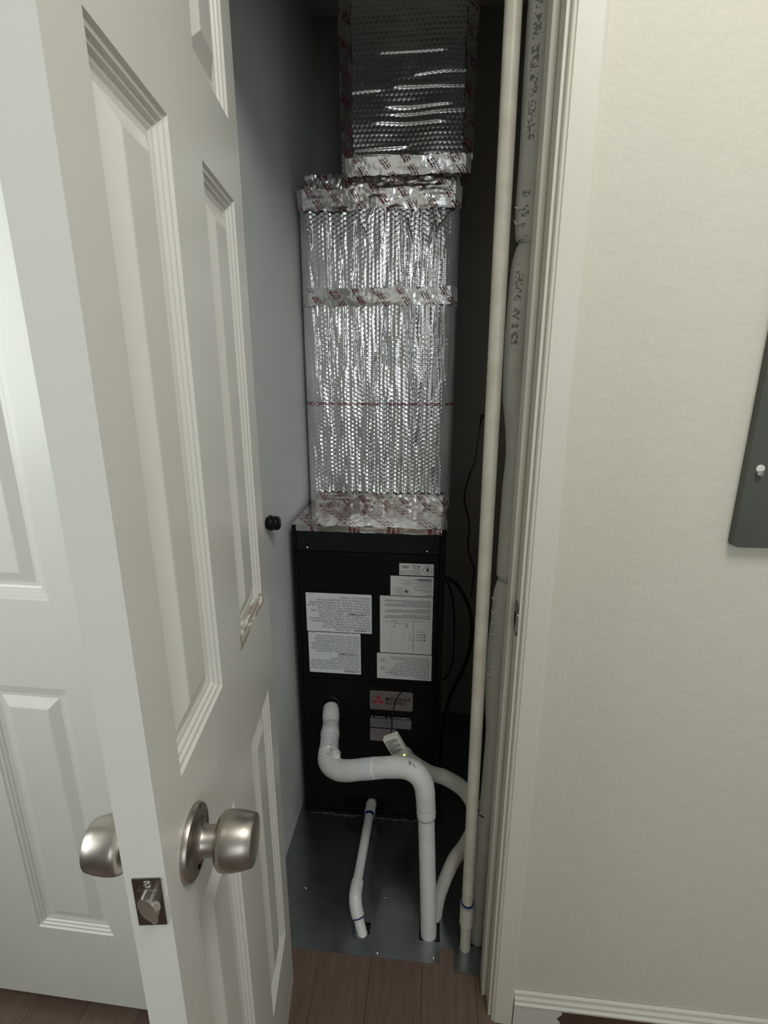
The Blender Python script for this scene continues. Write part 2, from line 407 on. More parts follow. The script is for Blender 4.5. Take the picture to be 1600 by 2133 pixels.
# baseboard with a moulded top
def x_profile(prof, x0, x1):
    bm = bmesh.new()
    a = [bm.verts.new((x0, y, z)) for y, z in prof]; b = [bm.verts.new((x1, y, z)) for y, z in prof]
    n = len(prof)
    for i in range(n): bm.faces.new((a[i], a[(i + 1) % n], b[(i + 1) % n], b[i]))
    bm.faces.new(a[::-1]); bm.faces.new(b)
    return bm
bp = [(YW - .001, 0), (YW - .013, 0), (YW - .013, .060), (YW - .0145, .062), (YW - .0145, .0655), (YW - .011, .069), (YW - .0105, .076), (YW - .007, .081), (YW - .006, .088), (YW - .0035, .0915), (YW - .001, .0915)]
struct(obj('baseboard_front', x_profile(bp, c0 + .047, 1.35), 'baseboard_paint'), 'cream moulded baseboard along the right wall, brown at its foot', 'baseboard')

# ------------------------------------------------------------------ six-panel doors
STICK = [(0, 0), (.0025, .0030), (.0065, .0035), (.0085, .0065), (.0120, .0070), (.0140, .0100), (.0180, .0105), (.0215, .0120), (.028, .0120), (.047, .0030), (.049, .0026)]
def door_mesh(T, w, h0, h1, t, cols, rows):
    bm = bmesh.new()
    us = sorted({0, w, *[u for c in cols for u in c]}); zs = sorted({h0, h1, *[z for r in rows for z in r]})
    for side in (0, 1):
        def P(u, d, z): return bm.verts.new(T(u, -d if side == 0 else -t + d, z))
        for u0, u1 in zip(us, us[1:]):
            for z0, z1 in zip(zs, zs[1:]):
                if (u0, u1) in cols and (z0, z1) in rows:
                    prev = None
                    for ins, dep in STICK:
                        ring = [P(u0 + ins, dep, z0 + ins), P(u1 - ins, dep, z0 + ins), P(u1 - ins, dep, z1 - ins), P(u0 + ins, dep, z1 - ins)]
                        if prev:
                            for i in range(4): bm.faces.new((prev[i], prev[(i + 1) % 4], ring[(i + 1) % 4], ring[i]))
                        prev = ring
                    bm.faces.new(prev)
                else:
                    bm.faces.new([P(u0, 0, z0), P(u1, 0, z0), P(u1, 0, z1), P(u0, 0, z1)])
    for quad in ([(0, h0), (w, h0)], [(w, h0), (w, h1)], [(w, h1), (0, h1)], [(0, h1), (0, h0)]):
        (ua, za), (ub, zb) = quad
        bm.faces.new([bm.verts.new(T(ua, 0, za)), bm.verts.new(T(ub, 0, zb)), bm.verts.new(T(ub, -t, zb)), bm.verts.new(T(ua, -t, za))])
    bmesh.ops.remove_doubles(bm, verts=bm.verts[:], dist=1e-5)
    return bm
AL = -1.4351; HX, HY = -0.2971, 0.8224
du = Vector((math.cos(AL), math.sin(AL), 0)); dn = Vector((-math.sin(AL), math.cos(AL), 0))
def TD(u, n, z): return Vector((HX, HY, 0)) + du * u + dn * n + Vector((0, 0, z))
ROWS = [(.2422, .8411), (1.0161, 1.6241), (1.7217, 1.935)]
DW, DT = .5003, .0365
d1 = struct(obj('door_1', door_mesh(TD, DW, .030, 2.05, DT, [(.0515, .1943), (.2975, .444)], ROWS), 'door_paint'),
            'open white six panel closet door with a brushed nickel knob, edge towards the viewer', 'door')
KU, KZ = .438, .930
for sgn, base in ((1, 0.0), (-1, -DT)):
    o = TD(KU, base, KZ); ax = dn * sgn
    kn = obj('door_knob', lathe(bmesh.new(), [(0, .026), (.018, .0262), (.0235, .0275), (.0272, .031), (.0284, .036), (.0282, .044), (.0268, .054), (.0245, .0628), (.0235, .0640), (.0215, .0632), (.012, .0618), (0, .0615)], o, ax, 48), 'brushed_nickel', d1, smooth=math.radians(40))
    kn['label'] = 'brushed nickel knob on the face turned to the closet' if sgn > 0 else 'brushed nickel knob on the far face of the door'
    obj('rose', lathe(bmesh.new(), [(0, .0002), (.0360, .0002), (.0365, .003), (.0350, .0058), (.0318, .0070), (.0245, .0062), (.0165, .0105), (.0150, .014), (.0150, .0245), (.0160, .0252), (.0160, .0262), (0, .0262)], o, ax, 48), 'brushed_nickel', kn, smooth=math.radians(40))
    if sgn > 0:
        obj('privacy_hole', lathe(bmesh.new(), [(0, .0066), (.0026, .0066), (.0026, .0074), (0, .0075)], TD(KU + .006, 0, KZ - .026), ax, 12), 'black_void', kn)
# latch plate on the door edge
def TE(a, b, z): return TD(DW + b, a, z)      # a across the edge, b out of the edge
def boxT(T, *b):
    bm = bmesh.new(); box(bm, *b, T); return bm
lp = obj('latch_plate', boxT(TE, -.0300, -.0045, -.001, .0012, .9050, .9600), 'dark_nickel', d1, bevel=.0005)
lp['label'] = 'dark latch plate on the narrow edge of the door'
bm = bmesh.new()
R = .0108; cz = .9300; ca = -.0172; ring0 = []; ring1 = []
for k in range(24):
    a = 2 * math.pi * k / 24; x_ = math.cos(a) * R; z_ = math.sin(a) * R * 1.12
    h = .0022 + .0095 * (x_ + R) / (2 * R)
    ring0.append(bm.verts.new(TE(ca + x_, .001, cz + z_))); ring1.append(bm.verts.new(TE(ca + x_, h, cz + z_)))
for k in range(24): bm.faces.new((ring0[k], ring0[(k + 1) % 24], ring1[(k + 1) % 24], ring1[k]))
bm.faces.new(ring1)
obj('latch_bolt', bm, 'steel', lp)
for zz, aa in ((.9540, -.0165), (.9105, -.0150)):
    o = TE(aa, .0011, zz)
    obj('screw', lathe(bmesh.new(), [(0, .0012), (.0012, .0010), (.0020, .0014), (.0036, .0006), (.0038, 0)], o, du, 16), 'steel', lp)
bm = bmesh.new(); random.seed(2)
for i in range(7):
    a0 = -.0255 + i * .0026
    box(bm, a0, a0 + random.uniform(.0008, .0016), .0012, .0014, .9462, .9462 + random.uniform(.0012, .0022), TE)
obj('stamped_mark', bm, 'steel', lp)['kind'] = 'stuff'
# hinges of the closet door
for hz in (.30, 1.05, 1.80):
    hb = obj('hinge', lathe(bmesh.new(), [(0, -.045), (.006, -.045), (.006, .045), (0, .045)], TD(-.004, -DT - .004, hz), (0, 0, 1), 12), 'dark_nickel', d1)
    obj('hinge_leaf', boxT(TD, -.0012, 0.0, -DT + .004, -.006, hz - .044, hz + .044), 'dark_nickel', hb)
# door on the left: another leaf standing parallel to the wall
BE = -0.0129; LX = -0.553
lu = Vector((-math.cos(BE), -math.sin(BE), 0)); ln_ = Vector((math.sin(BE), -math.cos(BE), 0))
def TL(u, n, z): return Vector((LX, 0.7302, 0)) + lu * u + ln_ * n + Vector((0, 0, z))
d2 = struct(obj('door_2', door_mesh(TL, .648, .030, 2.05, DT, [(.0985, .2713), (.3715, .5443)], ROWS), 'door_paint'),
            'bright white six panel door on the far left, parallel to the wall', 'door')
for hz in (.30, 1.05, 1.80):
    hb = obj('hinge', lathe(bmesh.new(), [(0, -.045), (.006, -.045), (.006, .045), (0, .045)], TL(.654, -DT - .002, hz), (0, 0, 1), 12), 'dark_nickel', d2)
    obj('hinge_leaf', boxT(TL, .648, .6595, -DT - .04, -DT, hz - .044, hz + .044), 'dark_nickel', hb)

# ------------------------------------------------------------------ sheet metal on the closet floor
sh = empty('sheet_metal_pan', (-.13, 1.1, 0), 'thin galvanised sheet metal floor pan under the black unit and pipes', 'sheet metal')
xs = [CX0 + .001, -.172, -.1365, -.0095, .043, .0925, .150, CX1 - .001]
ys = [.9060, .9430, .9560, .9850, 1.036, CY1 - .001]
holes = {(1, 2), (3, 2), (3, 3), (5, 2)}
bm = bmesh.new()
for i in range(len(xs) - 1):
    for j in range(len(ys) - 1):
        if (i, j) in holes: continue
        if i == 4 and j == 0: continue
        bm.faces.new([bm.verts.new((x, y, .0012)) for x, y in ((xs[i], ys[j]), (xs[i + 1], ys[j]), (xs[i + 1], ys[j + 1]), (xs[i], ys[j + 1]))])
bmesh.ops.remove_doubles(bm, verts=bm.verts[:], dist=1e-6)
ext = bmesh.ops.extrude_face_region(bm, geom=bm.faces[:])
for v in ext['geom']:
    if isinstance(v, bmesh.types.BMVert): v.co.z -= .0014
obj('pan_sheet', bm, 'galvanised_sheet', sh)
bm = bmesh.new()
v = [bm.verts.new(c) for c in ((-.163, 1.071, .0016), (-.112, 1.083, .0042), (-.022, 1.085, .0040), (-.0225, .999, .0030), (-.127, .994, .0022), (-.1275, 1.0, .0022))]
bm.faces.new(v)
ext = bmesh.ops.extrude_face_region(bm, geom=bm.faces[:])
for q in ext['geom']:
    if isinstance(q, bmesh.types.BMVert): q.co.z -= .0008
obj('patch_sheet', bm, 'galvanised_sheet', sh)
obj('flap_sheet', boxes((.078, JR - .002, .893, .9428, .0014, .0024)), 'galvanised_sheet', sh)
for sx, sy in ((-.1117, .9167), (.0274, .920), (-.105, 1.055), (-.33, 1.06)):
    obj('screw', lathe(bmesh.new(), [(.0045, .0012), (.0042, .0030), (.0020, .0044), (0, .0040)], (sx, sy, 0), (0, 0, 1), 12), 'steel', sh, smooth=True)

# ------------------------------------------------------------------ black air handler
YU = 1.3132
UX0, UX1, UZ = -.3946, .0345, .9788
ah = empty('air_handler', (-.18, YU + .26, 0.0014), 'tall black steel air handler standing on the galvanised sheet in the closet', 'air handler')
Z0 = .0016
bm = boxes((UX0 + .004, UX1 - .002, YU + .012, CY1 - .012, Z0, UZ - .002))
obj('cabinet', bm, 'black_enamel', ah, bevel=.002)
obj('corner_post', boxes((UX0, UX0 + .0130, YU + .001, YU + .03, Z0, UZ + .004)), 'black_enamel', ah, bevel=.002)
obj('corner_post', boxes((UX1 - .0165, UX1, YU + .001, YU + .03, Z0, UZ + .004)), 'black_enamel', ah, bevel=.002)
# top cover strip, access panel, lower panel (hole and slot cut out)
FX0, FX1 = UX0 + .0142, UX1 - .0175
tc = obj('top_cover', boxes((FX0, FX1, YU - .001, YU + .012, .9110, .9735)), 'cover_enamel', ah, bevel=.002)
for sx, sz in ((-.351, .921), (-.0171, .9212)):
    w = obj('screw_recess', lathe(bmesh.new(), [(.0062, 0), (.0062, .0012), (.0042, .0006), (0, .0004)], (sx, YU - .001, sz), (0, -1, 0), 20), 'black_void', tc)
    obj('screw', lathe(bmesh.new(), [(.0031, .0004), (.0030, .0020), (.0018, .0027), (0, .0029)], (sx, YU - .001, sz), (0, -1, 0), 14), 'plastic_white', tc, smooth=True)
bm = bmesh.new(); random.seed(8)       # faint scuffs on the cover
for sx, sz, dx, dz in ((-.366, .957, .006, -.012), (-.364, .944, .005, -.006), (-.348, .958, -.003, -.006), (-.349, .948, .003, -.004), (-.327, .957, .002, -.003), (-.325, .948, .001, -.004), (-.312, .959, 0, -.014), (-.281, .957, 0, -.016), (-.270, .956, .001, -.017), (-.262, .949, .007, 0), (-.252, .953, 0, -.008)):
    a = Vector((sx, YU - .0013, sz)); b = a + Vector((dx, 0, dz)); n = Vector((-dz, 0, dx)).normalized() * .0004
    bm.faces.new([bm.verts.new(q) for q in (a - n, b - n, b + n, a + n)])
obj('scuff_marks', bm, paint('scuff', (0.045, 0.05, 0.052), 0.6, 0), tc)['kind'] = 'stuff'
def holed_panel(x0, x1, z0, z1, y0, y1, rects):
    X = sorted({x0, x1, *[r[0] for r in rects], *[r[1] for r in rects]}); Z = sorted({z0, z1, *[r[2] for r in rects], *[r[3] for r in rects]})
    bm = bmesh.new()
    for a, b in zip(X, X[1:]):
        for c, d in zip(Z, Z[1:]):
            cx, cz = (a + b) / 2, (c + d) / 2
            if any(r[0] < cx < r[1] and r[2] < cz < r[3] for r in rects): continue
            bm.faces.new([bm.verts.new((px, y0, pz)) for px, pz in ((a, c), (b, c), (b, d), (a, d))])
    bmesh.ops.remove_doubles(bm, verts=bm.verts[:], dist=1e-6)
    e = bmesh.ops.extrude_face_region(bm, geom=bm.faces[:])
    for v in e['geom']:
        if isinstance(v, bmesh.types.BMVert): v.co.y = y1
    return bm
obj('access_panel', boxes((FX0, FX1, YU, YU + .012, .5045, .9085)), 'black_enamel', ah, bevel=.0015)
lowp = obj('lower_panel', holed_panel(FX0, FX1, Z0 + .020, .5025, YU, YU + .011, [(-.262, -.138, .030, .074)]), 'black_enamel', ah)
obj('pipe_grommet', lathe(bmesh.new(), [(.024, -.001), (.038, -.001), (.0375, .0035), (.0335, .0045), (.0285, .003), (.026, .0005)], (-.2990, YU, .4065), (0, -1, 0), 36), 'black_rubber', lowp, smooth=True)
obj('drain_recess', boxes((-.262, -.138, YU + .0112, YU + .0118, .030, .074)), 'black_void', lowp)
for sx, sz in ((-.345, .478), (-.366, .452), (-.358, .43), (-.356, .515), (-.02, .47), (-.03, .12)):
    obj('knockout', lathe(bmesh.new(), [(.0045, 0), (.0045, .0006), (.0036, .0008), (0, .0003)], (sx, YU, sz), (0, -1, 0), 16), 'black_void', ah)
bm = bmesh.new(); random.seed(11)
pts = [(-.38 + i * .0125, YU - .004 - random.random() * .006, .003 + random.random() * .004) for i in range(32)]
tube(bm, pts, [random.uniform(.0018, .0050) for _ in pts], 8, 3, True, .12, 3)
obj('sealant_bead', bm, 'caulk', ah, smooth=True)

# stickers
YL = YU - .0004
def sticker(name, x0, x1, z0, z1, mat, label, r=.0015, shear=0.0):
    bm = bmesh.new()
    pts = []
    for cx, cz, a0 in ((x1 - r, z1 - r, 0), (x0 + r, z1 - r, 90), (x0 + r, z0 + r, 180), (x1 - r, z0 + r, 270)):
        for k in range(4):
            a = math.radians(a0 + 30 * k); pts.append((cx + math.cos(a) * r, cz + math.sin(a) * r))
    f = bm.faces.new([bm.verts.new((px, YL - .0001, pz)) for px, pz in pts])
    e = bmesh.ops.extrude_face_region(bm, geom=[f])
    for v in e['geom']:
        if isinstance(v, bmesh.types.BMVert): v.co.y = YL - .0006
    o = obj(name, bm, mat, ah); o['label'] = label
    return o
YT = YL - .0008
def text_mesh(items, flip_c=None):
    """items: (string, x_left, z_base, size, width or None, bold); returns world-space mesh on the front plane; flipped about flip_c"""
    V, F = [], []
    for s, x, z, size, width, bold in items:
        cu = bpy.data.curves.new('t', 'FONT'); cu.body = s; cu.size = size; cu.resolution_u = 2
        cu.offset = bold
        ob = bpy.data.objects.new('t', cu); C.objects.link(ob)
        dg = bpy.context.evaluated_depsgraph_get()
        me = bpy.data.meshes.new_from_object(ob.evaluated_get(dg))
        co = [v.co.copy() for v in me.vertices]
        if co:
            xa = min(c.x for c in co); xb = max(c.x for c in co); k = (width / (xb - xa)) if width else 1
            b = len(V)
            for c in co:
                px, pz = x + (c.x - xa) * k, z + c.y
                if flip_c: px, pz = 2 * flip_c[0] - px, 2 * flip_c[1] - pz
                V.append((px, YT, pz))
            F += [[b + i for i in p.vertices] for p in me.polygons]
        bpy.data.objects.remove(ob); bpy.data.curves.remove(cu); bpy.data.meshes.remove(me)
    return V, F
def put_text(name, items, mat, parent, flip=None):
    V, F = text_mesh(items, flip)
    o = pyobj(name, V, F, mat, parent); o['kind'] = 'stuff'
    return o
def strokes(name, segs, mat, parent, flip=None):
    """segs: (x0,z0,x1,z1,width)"""
    V, F = [], []
    for x0, z0, x1, z1, w in segs:
        a = Vector((x0, z0)); b = Vector((x1, z1)); d = (b - a)
        if d.length < 1e-9: continue
        n = Vector((-d.y, d.x)).normalized() * w / 2; i = len(V)
        for q in (a - n, b - n, b + n, a + n):
            px, pz = q
            if flip: px, pz = 2 * flip[0] - px, 2 * flip[1] - pz
            V.append((px, YT, pz))
        F.append([i, i + 1, i + 2, i + 3])
    o = pyobj(name, V, F, mat, parent); o['kind'] = 'stuff'
    return o
def paragraph(x0, z0, lines, width, pitch, h, rng, word=(.4, 1.6)):
    """small unreadable print: a row of short strokes per line"""
    out = []
    for i, fr in enumerate(lines):
        z = z0 - i * pitch; x = x0; end = x0 + width * fr
        while x < end:
            w = h * rng.uniform(*word) * 2
            out.append((x, z, min(end, x + w), z, h)); x += w + h * .7
    return out
def tri(x, z, s):
    return [(x, z, x + s, z, s * .12), (x, z, x + s / 2, z + s * .9, s * .12), (x + s, z, x + s / 2, z + s * .9, s * .12), (x + s / 2, z + s * .25, x + s / 2, z + s * .6, s * .12)]
# two large white warnings on the left, upside down
def big_label(name, x0, x1, z0, z1, lines, label, mar=.004, top=.01):
    st = sticker(name, x0, x1, z0, z1, 'label_white', label)
    c = ((x0 + x1) / 2, (z0 + z1) / 2); n = len(lines); hh = (z1 - z0) - .012
    pitch = hh / n; its, bold, tr = [], [], []
    # natural width of the longest line
    V, F = text_mesh([(max(lines, key=len), 0, 0, pitch * 1.05, None, 0)])
    nat = max(v[0] for v in V) - min(v[0] for v in V)
    k = (x1 - x0 - 2 * mar) / nat
    for i, s in enumerate(lines):
        z = z1 - .004 - pitch * (i + .85); x = x0 + mar
        if s.startswith('!'):
            s = s[1:]; tr += tri(x, z, pitch * .8); x += pitch * 1.05
            head, _, tail = s.partition('|')
            V, F = text_mesh([(head, 0, 0, pitch * 1.05, None, 0)]); wd = (max(v[0] for v in V) - min(v[0] for v in V)) * k * 1.05
            bold.append((head, x, z, pitch * 1.1, wd, .0002)); x += wd + pitch * .6; s = tail
        if not s: continue
        V, F = text_mesh([(s, 0, 0, pitch * 1.05, None, 0)]); wd = (max(v[0] for v in V) - min(v[0] for v in V)) * k
        wd = min(wd, x1 - mar - x)
        its.append((s, x, z, pitch * 1.05, wd, 0))
    put_text('lettering', its, 'ink', st, c)
    put_text('heading', bold, 'ink_bold', st, c)
    strokes('symbol', tr + [(x1 - .022, z0 + .003, x1 - .006, z0 + .003, .0008)], 'ink_bold', st, c)
    return st
big_label('warning_label', -.3626, -.1712, .6612, .7835, ['!WARNING|- RISK OF FIRE.', 'FLAMMABLE REFRIGERANT USED. TO BE', 'REPAIRED ONLY BY TRAINED SERVICE', 'PERSONNEL. DO NOT PUNCTURE REFRIGERANT', 'TUBING. DISPOSE OF PROPERLY IN ACCORDANCE', 'WITH FEDERAL OR LOCAL REGULATIONS', '!AVERTISSEMENT|- RISQUE D\'INCENDIE.', 'REFRIGERANT INFLAMMABLE UTILISE. DOIT ETRE', 'REPARE UNIQUEMENT PAR UN PERSONNEL', 'D\'ENTRETIEN QUALIFIE. NE PAS PERCER LE TUBE DE', 'REFRIGERANT. ELIMINER DE MANIERE APPROPRIEE', 'CONFORMEMENT AUX REGLEMENTATIONS', 'FEDERALES OU LOCALES'],
          'wide white upside down fire warning sticker')
big_label('warning_label', -.3600, -.2046, .5245, .6588, ['!WARNING|', '- RISK OF FIRE - AUXILIARY DEVICES WHICH', 'MAY BE IGNITION SOURCES SHALL NOT BE', 'INSTALLED IN THE DUCTWORK, OTHER THAN', 'AUXILIARY DEVICES LISTED FOR USE WITH', 'THE SPECIFIC APPLIANCE.', 'SEE INSTRUCTIONS', '!AVERTISSEMENT|', '- RISQUE D\'INCENDIE - LES DISPOSITIFS', 'AUXILIAIRES POUVANT ETRE DES SOURCES', 'DE FEU NE DOIVENT PAS ETRE INSTALLES', 'DANS LES CONDUITS, A L\'EXCEPTION DES', 'DISPOSITIFS AUXILIAIRES REPERTORIES', 'POUR ETRE UTILISES AVEC LE DISPOSITIF', 'SPECIFIQUE. VOIR LES INSTRUCTIONS'],
          'narrower white upside down fire warning sticker under the wide one')
rng = random.Random(5)
# refrigerant class label
x0, x1, z0, z1 = -.0930, .0025, .8488, .8835; c = ((x0 + x1) / 2, (z0 + z1) / 2)
st = sticker('refrigerant_label', x0, x1, z0, z1, 'label_grey', 'small grey upside down A2L sticker with flame diamond')
put_text('lettering', [('A2L', x0 + .0360, z0 + .0040, .0155, .025, 0)], 'ink', st, c)
def diamond(cx, cz, s, w): return [(cx - s, cz, cx, cz + s, w), (cx, cz + s, cx + s, cz, w), (cx + s, cz, cx, cz - s, w), (cx, cz - s, cx - s, cz, w)]
cx, cz = x0 + .0170, z0 + .0175
fl_ = [(cx - .001, cz - .0045, cx - .003, cz + .001, .003), (cx + .0005, cz - .0045, cx + .003, cz + .0015, .003), (cx, cz - .004, cx, cz + .0055, .0035), (cx - .003, cz + .0005, cx - .0015, cz + .004, .0018), (cx - .003, cz - .006, cx + .003, cz - .006, .0012)]
def frame(a, b, c_, d, w): return [(a, c_, b, c_, w), (b, c_, b, d, w), (b, d, a, d, w), (a, d, a, c_, w)]
bk = frame(x0 + .0640, x0 + .0755, z0 + .0225, z0 + .0310, .0006) + [(x0 + .0698, z0 + .0225, x0 + .0698, z0 + .031, .0006)] + frame(x0 + .0800, x0 + .0925, z0 + .0225, z0 + .0310, .0006) + [(x0 + .0865, z0 + .0225, x0 + .0865, z0 + .031, .0006), (x0 + .0886, z0 + .0245, x0 + .0886, z0 + .0291, .0016)]
bk += [(x0 + .066, z0 + .010, x0 + .074, z0 + .0145, .0011), (x0 + .074, z0 + .0145, x0 + .088, z0 + .0125, .0011), (x0 + .088, z0 + .0125, x0 + .090, z0 + .007, .0011), (x0 + .09, z0 + .007, x0 + .076, z0 + .0075, .0011), (x0 + .066, z0 + .010, x0 + .077, z0 + .0065, .0011), (x0 + .0725, z0 + .0105, x0 + .084, z0 + .0105, .0022)]
strokes('symbol', diamond(cx, cz, .0142, .0010) + fl_ + bk, 'ink', st, c)
strokes('small_print', paragraph(x0 + .037, z0 + .0305, [.75, 1, .95, 1, .6], .026, .0032, .0016, rng), 'ink_grey', st, c)
# rating label
x0, x1, z0, z1 = -.1175, .0030, .7862, .8455; c = ((x0 + x1) / 2, (z0 + z1) / 2)
st = sticker('rating_label', x0, x1, z0, z1, 'label_grey', 'grey upside down rating sticker full of fine print')
sg = [(x0 + .005, z1 - .0045, x0 + .012, z1 - .0045, .0030), (x0 + .0125, z1 - .0040, x0 + .022, z1 - .0048, .0016)]
sg += paragraph(x0 + .006, z1 - .013, [.5, .9, .95], .05, .0038, .0015, rng) + paragraph(x0 + .006, z1 - .027, [.95, .9, .8, .95, .6, .95, 1], .055, .0041, .0015, rng)
sg += frame(x0 + .067, x0 + .112, z1 - .024, z1 - .004, .0005) + paragraph(x0 + .085, z1 - .007, [.9, .8, .95, .7, .9], .024, .0036, .0013, rng)
sg += paragraph(x0 + .062, z1 - .033, [.7, .9, .6, .95], .030, .0046, .0014, rng)
strokes('small_print', sg, 'ink_grey', st, c)
sg = []
for k in range(12):
    a, b = math.radians(30 * k), math.radians(30 * k + 30)
    for r in (.0052, .0034): sg.append((x0 + .0755 + math.cos(a) * r, z1 - .0135 + math.sin(a) * r, x0 + .0755 + math.cos(b) * r, z1 - .0135 + math.sin(b) * r, .0012))
sg += [(x0 + .006, z1 - .0505, x0 + .046, z1 - .0505, .0024), (x0 + .006, z1 - .0465, x0 + .040, z1 - .0465, .0013), (x0 + .072, z1 - .0135, x0 + .079, z1 - .0135, .003)]
strokes('symbol', sg, 'ink', st, c)
# diagram label
x0, x1, z0, z1 = -.1472, .0027, .6035, .7840; c = ((x0 + x1) / 2, (z0 + z1) / 2)
st = sticker('diagram_label', x0, x1, z0, z1, 'label_grey', 'tall grey upside down sticker with airflow diagram and three arrows')
sg = []
zt = z0 + .0130
for i, blk in enumerate(([1, .98, .95, .6], [1, .97, .9, .3], [.98, 1, .96, .6], [1, .95])):
    sg += paragraph(x0 + .006, z0 + .0680 - i * .0185 + (.004 if i == 3 else 0), blk, .132, .0036, .0018, rng, (.8, 3))
sg += paragraph(x0 + .018, z0 + .0760, [1], .10, .004, .0017, rng)
sg += paragraph(x0 + .100, z0 + .0705 + .012, [.9, 1], .036, .0036, .0012, rng)
strokes('small_print', sg, 'ink_grey', st, c)
gx = x0 + .0540
dg = [(gx, z0 + .078, gx, z0 + .176, .0008), (gx - .0025, z0 + .078, gx - .0025, z0 + .176, .0004)]
dg += frame(gx, gx + .0100, z0 + .118, z0 + .138, .0007)
for q in (.098, .118, .128, .138, .155): dg.append((gx, z0 + q, gx + .004, z0 + q, .0008))
dg += [(gx + .014, z0 + .0955, gx + .024, z0 + .0965, .0012), (gx + .017, z0 + .0960, gx + .017, z0 + .0840, .001), (gx + .021, z0 + .0960, gx + .021, z0 + .0840, .001), (gx + .015, z0 + .084, gx + .052, z0 + .0855, .0010), (gx + .052, z0 + .0855, gx + .054, z0 + .096, .001), (gx + .054, z0 + .096, gx + .060, z0 + .098, .0014)]
strokes('diagram', dg, 'ink', st, c)
fa = frame(gx + .030, gx + .066, z0 + .100, z0 + .168, .0005)
strokes('faint_diagram', fa, 'ink_pale', st, c)
ar = []
for q in (.118, .1265, .135):
    for i in range(5): ar.append((gx - .0075 - i * .0048, z0 + q + (.0007 if i % 2 else -.0007), gx - .0075 - (i + 1) * .0048, z0 + q + (-.0007 if i % 2 else .0007), .0013))
    ar.append((gx - .031, z0 + q, gx - .0355, z0 + q, .0030))
ar += paragraph(gx - .030, z0 + .1115, [1, .9], .018, .003, .0011, rng)
strokes('arrow_symbols', ar, 'ink_bold', st, c)
# lower grey label
x0, x1, z0, z1 = -.1565, .0039, .5168, .6010; c = ((x0 + x1) / 2, (z0 + z1) / 2)
st = sticker('notice_label', x0, x1, z0, z1, 'label_grey', 'lowest grey upside down sticker of the right column with two book symbols')
strokes('small_print', paragraph(x0 + .006, z1 - .0075, [.35, .88, 1, .95, .9, .82], .128, .0065, .0032, rng, (.6, 2.4)) + paragraph(x0 + .006, z1 - .0470, [.80, .75, .62, .85, .9], .128, .0062, .0030, rng, (.6, 2.4)), 'ink_faint', st, c)
bk = []
for q in (.030, .056):
    bk += frame(x0 + .1325, x0 + .1485, z1 - q - .009, z1 - q, .0007) + [(x0 + .1405, z1 - q - .009, x0 + .1405, z1 - q, .0007), (x0 + .1445, z1 - q - .0070, x0 + .1445, z1 - q - .002, .0016)]
strokes('symbol', bk, 'ink', st, c)
# maker's plate
x0, x1, z0, z1 = -.1790, -.0490, .4075, .4735
st = sticker('maker_plate', x0, x1, z0, z1, 'label_silver', 'silver maker plate with red three diamond emblem', r=.006)
put_text('lettering', [('MITSUBISHI', x0 + .0485, z0 + .0335, .0150, .073, .0003), ('ELECTRIC', x0 + .0485, z0 + .0205, .0150, .063, .0003)], 'ink_bold', st)
V, F = [], []
def rhomb(cx, cz, L, ang):
    a = math.radians(ang); d = Vector((math.cos(a), math.sin(a))); n = Vector((-d.y, d.x)); i = len(V)
    for q in (Vector((0, 0)), d * L / 2 + n * L * .2887, d * L, d * L / 2 - n * L * .2887): V.append((cx + q.x, YT, cz + q.y))
    F.append([i, i + 1, i + 2, i + 3])
for a in (90, 210, 330): rhomb(x0 + .0260, z0 + .0330, .0195, a)
pyobj('emblem', V, F, 'logo_red', st)['kind'] = 'stuff'
# small caution plates below it
x0, x1, z0, z1 = -.1785, -.0525, .3440, .3880
st = sticker('caution_plate', x0, x1, z0, z1, 'label_dull', 'dull grey caution plate with black heading')
strokes('heading_band', [(x0, z1 - .0055, x1, z1 - .0055, .0122)], 'black_enamel', st)
YT -= .0003
put_text('lettering', [('WARNING', x0 + .0140, z1 - .0092, .0085, .033, .0001), ('AVERTISSEMENT', x0 + .0640, z1 - .0092, .0085, .058, .0001)], 'ink_pale', st)
strokes('symbol', tri(x0 + .003, z1 - .0092, .008) + tri(x0 + .053, z1 - .0092, .008), 'ink_pale', st)
YT += .0003
st = sticker('caution_plate', -.1787, -.0985, .2955, .3400, 'label_pink', 'dull pinkish caution plate half hidden by the control box')
strokes('small_print', paragraph(-.172, .330, [.8, .9, .6], .05, .009, .003, rng), 'ink_grey', st)

# ------------------------------------------------------------------ foil wrapped plenum and duct
def value_noise(n, m, fu, fv, seed):
    r = np.random.RandomState(seed); gu, gv = max(2, int(fu) + 2), max(2, int(fv) + 2)
    g = r.rand(gv, gu) * 2 - 1
    u = np.linspace(0, gu - 1.001, n); v = np.linspace(0, gv - 1.001, m)
    iu, iv = u.astype(int), v.astype(int); tu, tv = u - iu, v - iv
    tu = tu * tu * (3 - 2 * tu); tv = tv * tv * (3 - 2 * tv)
    a = g[np.ix_(iv, iu)]; b = g[np.ix_(iv, iu + 1)]; c = g[np.ix_(iv + 1, iu)]; d = g[np.ix_(iv + 1, iu + 1)]
    return (a * (1 - tu) + b * tu) * (1 - tv[:, None]) + (c * (1 - tu) + d * tu) * tv[:, None]
def bubbles(U, Vv, s=.0125, h=.0009):
    row = s * .866
    # columns run vertically
    i = np.floor(U / row); out = np.zeros_like(U)
    for di in (-1, 0, 1):
        ci = i + di; cu = (ci + .5) * row; sh = (ci % 2) * s * .5
        j = np.floor((Vv - sh) / s)
        for dj in (-1, 0, 1):
            cv = (j + dj + .5) * s + sh
            d2 = ((U - cu) ** 2 + (Vv - cv) ** 2) / (s * .46) ** 2
            out = np.maximum(out, np.clip(1 - d2 ** 2.2, 0, 1))
    return out * h
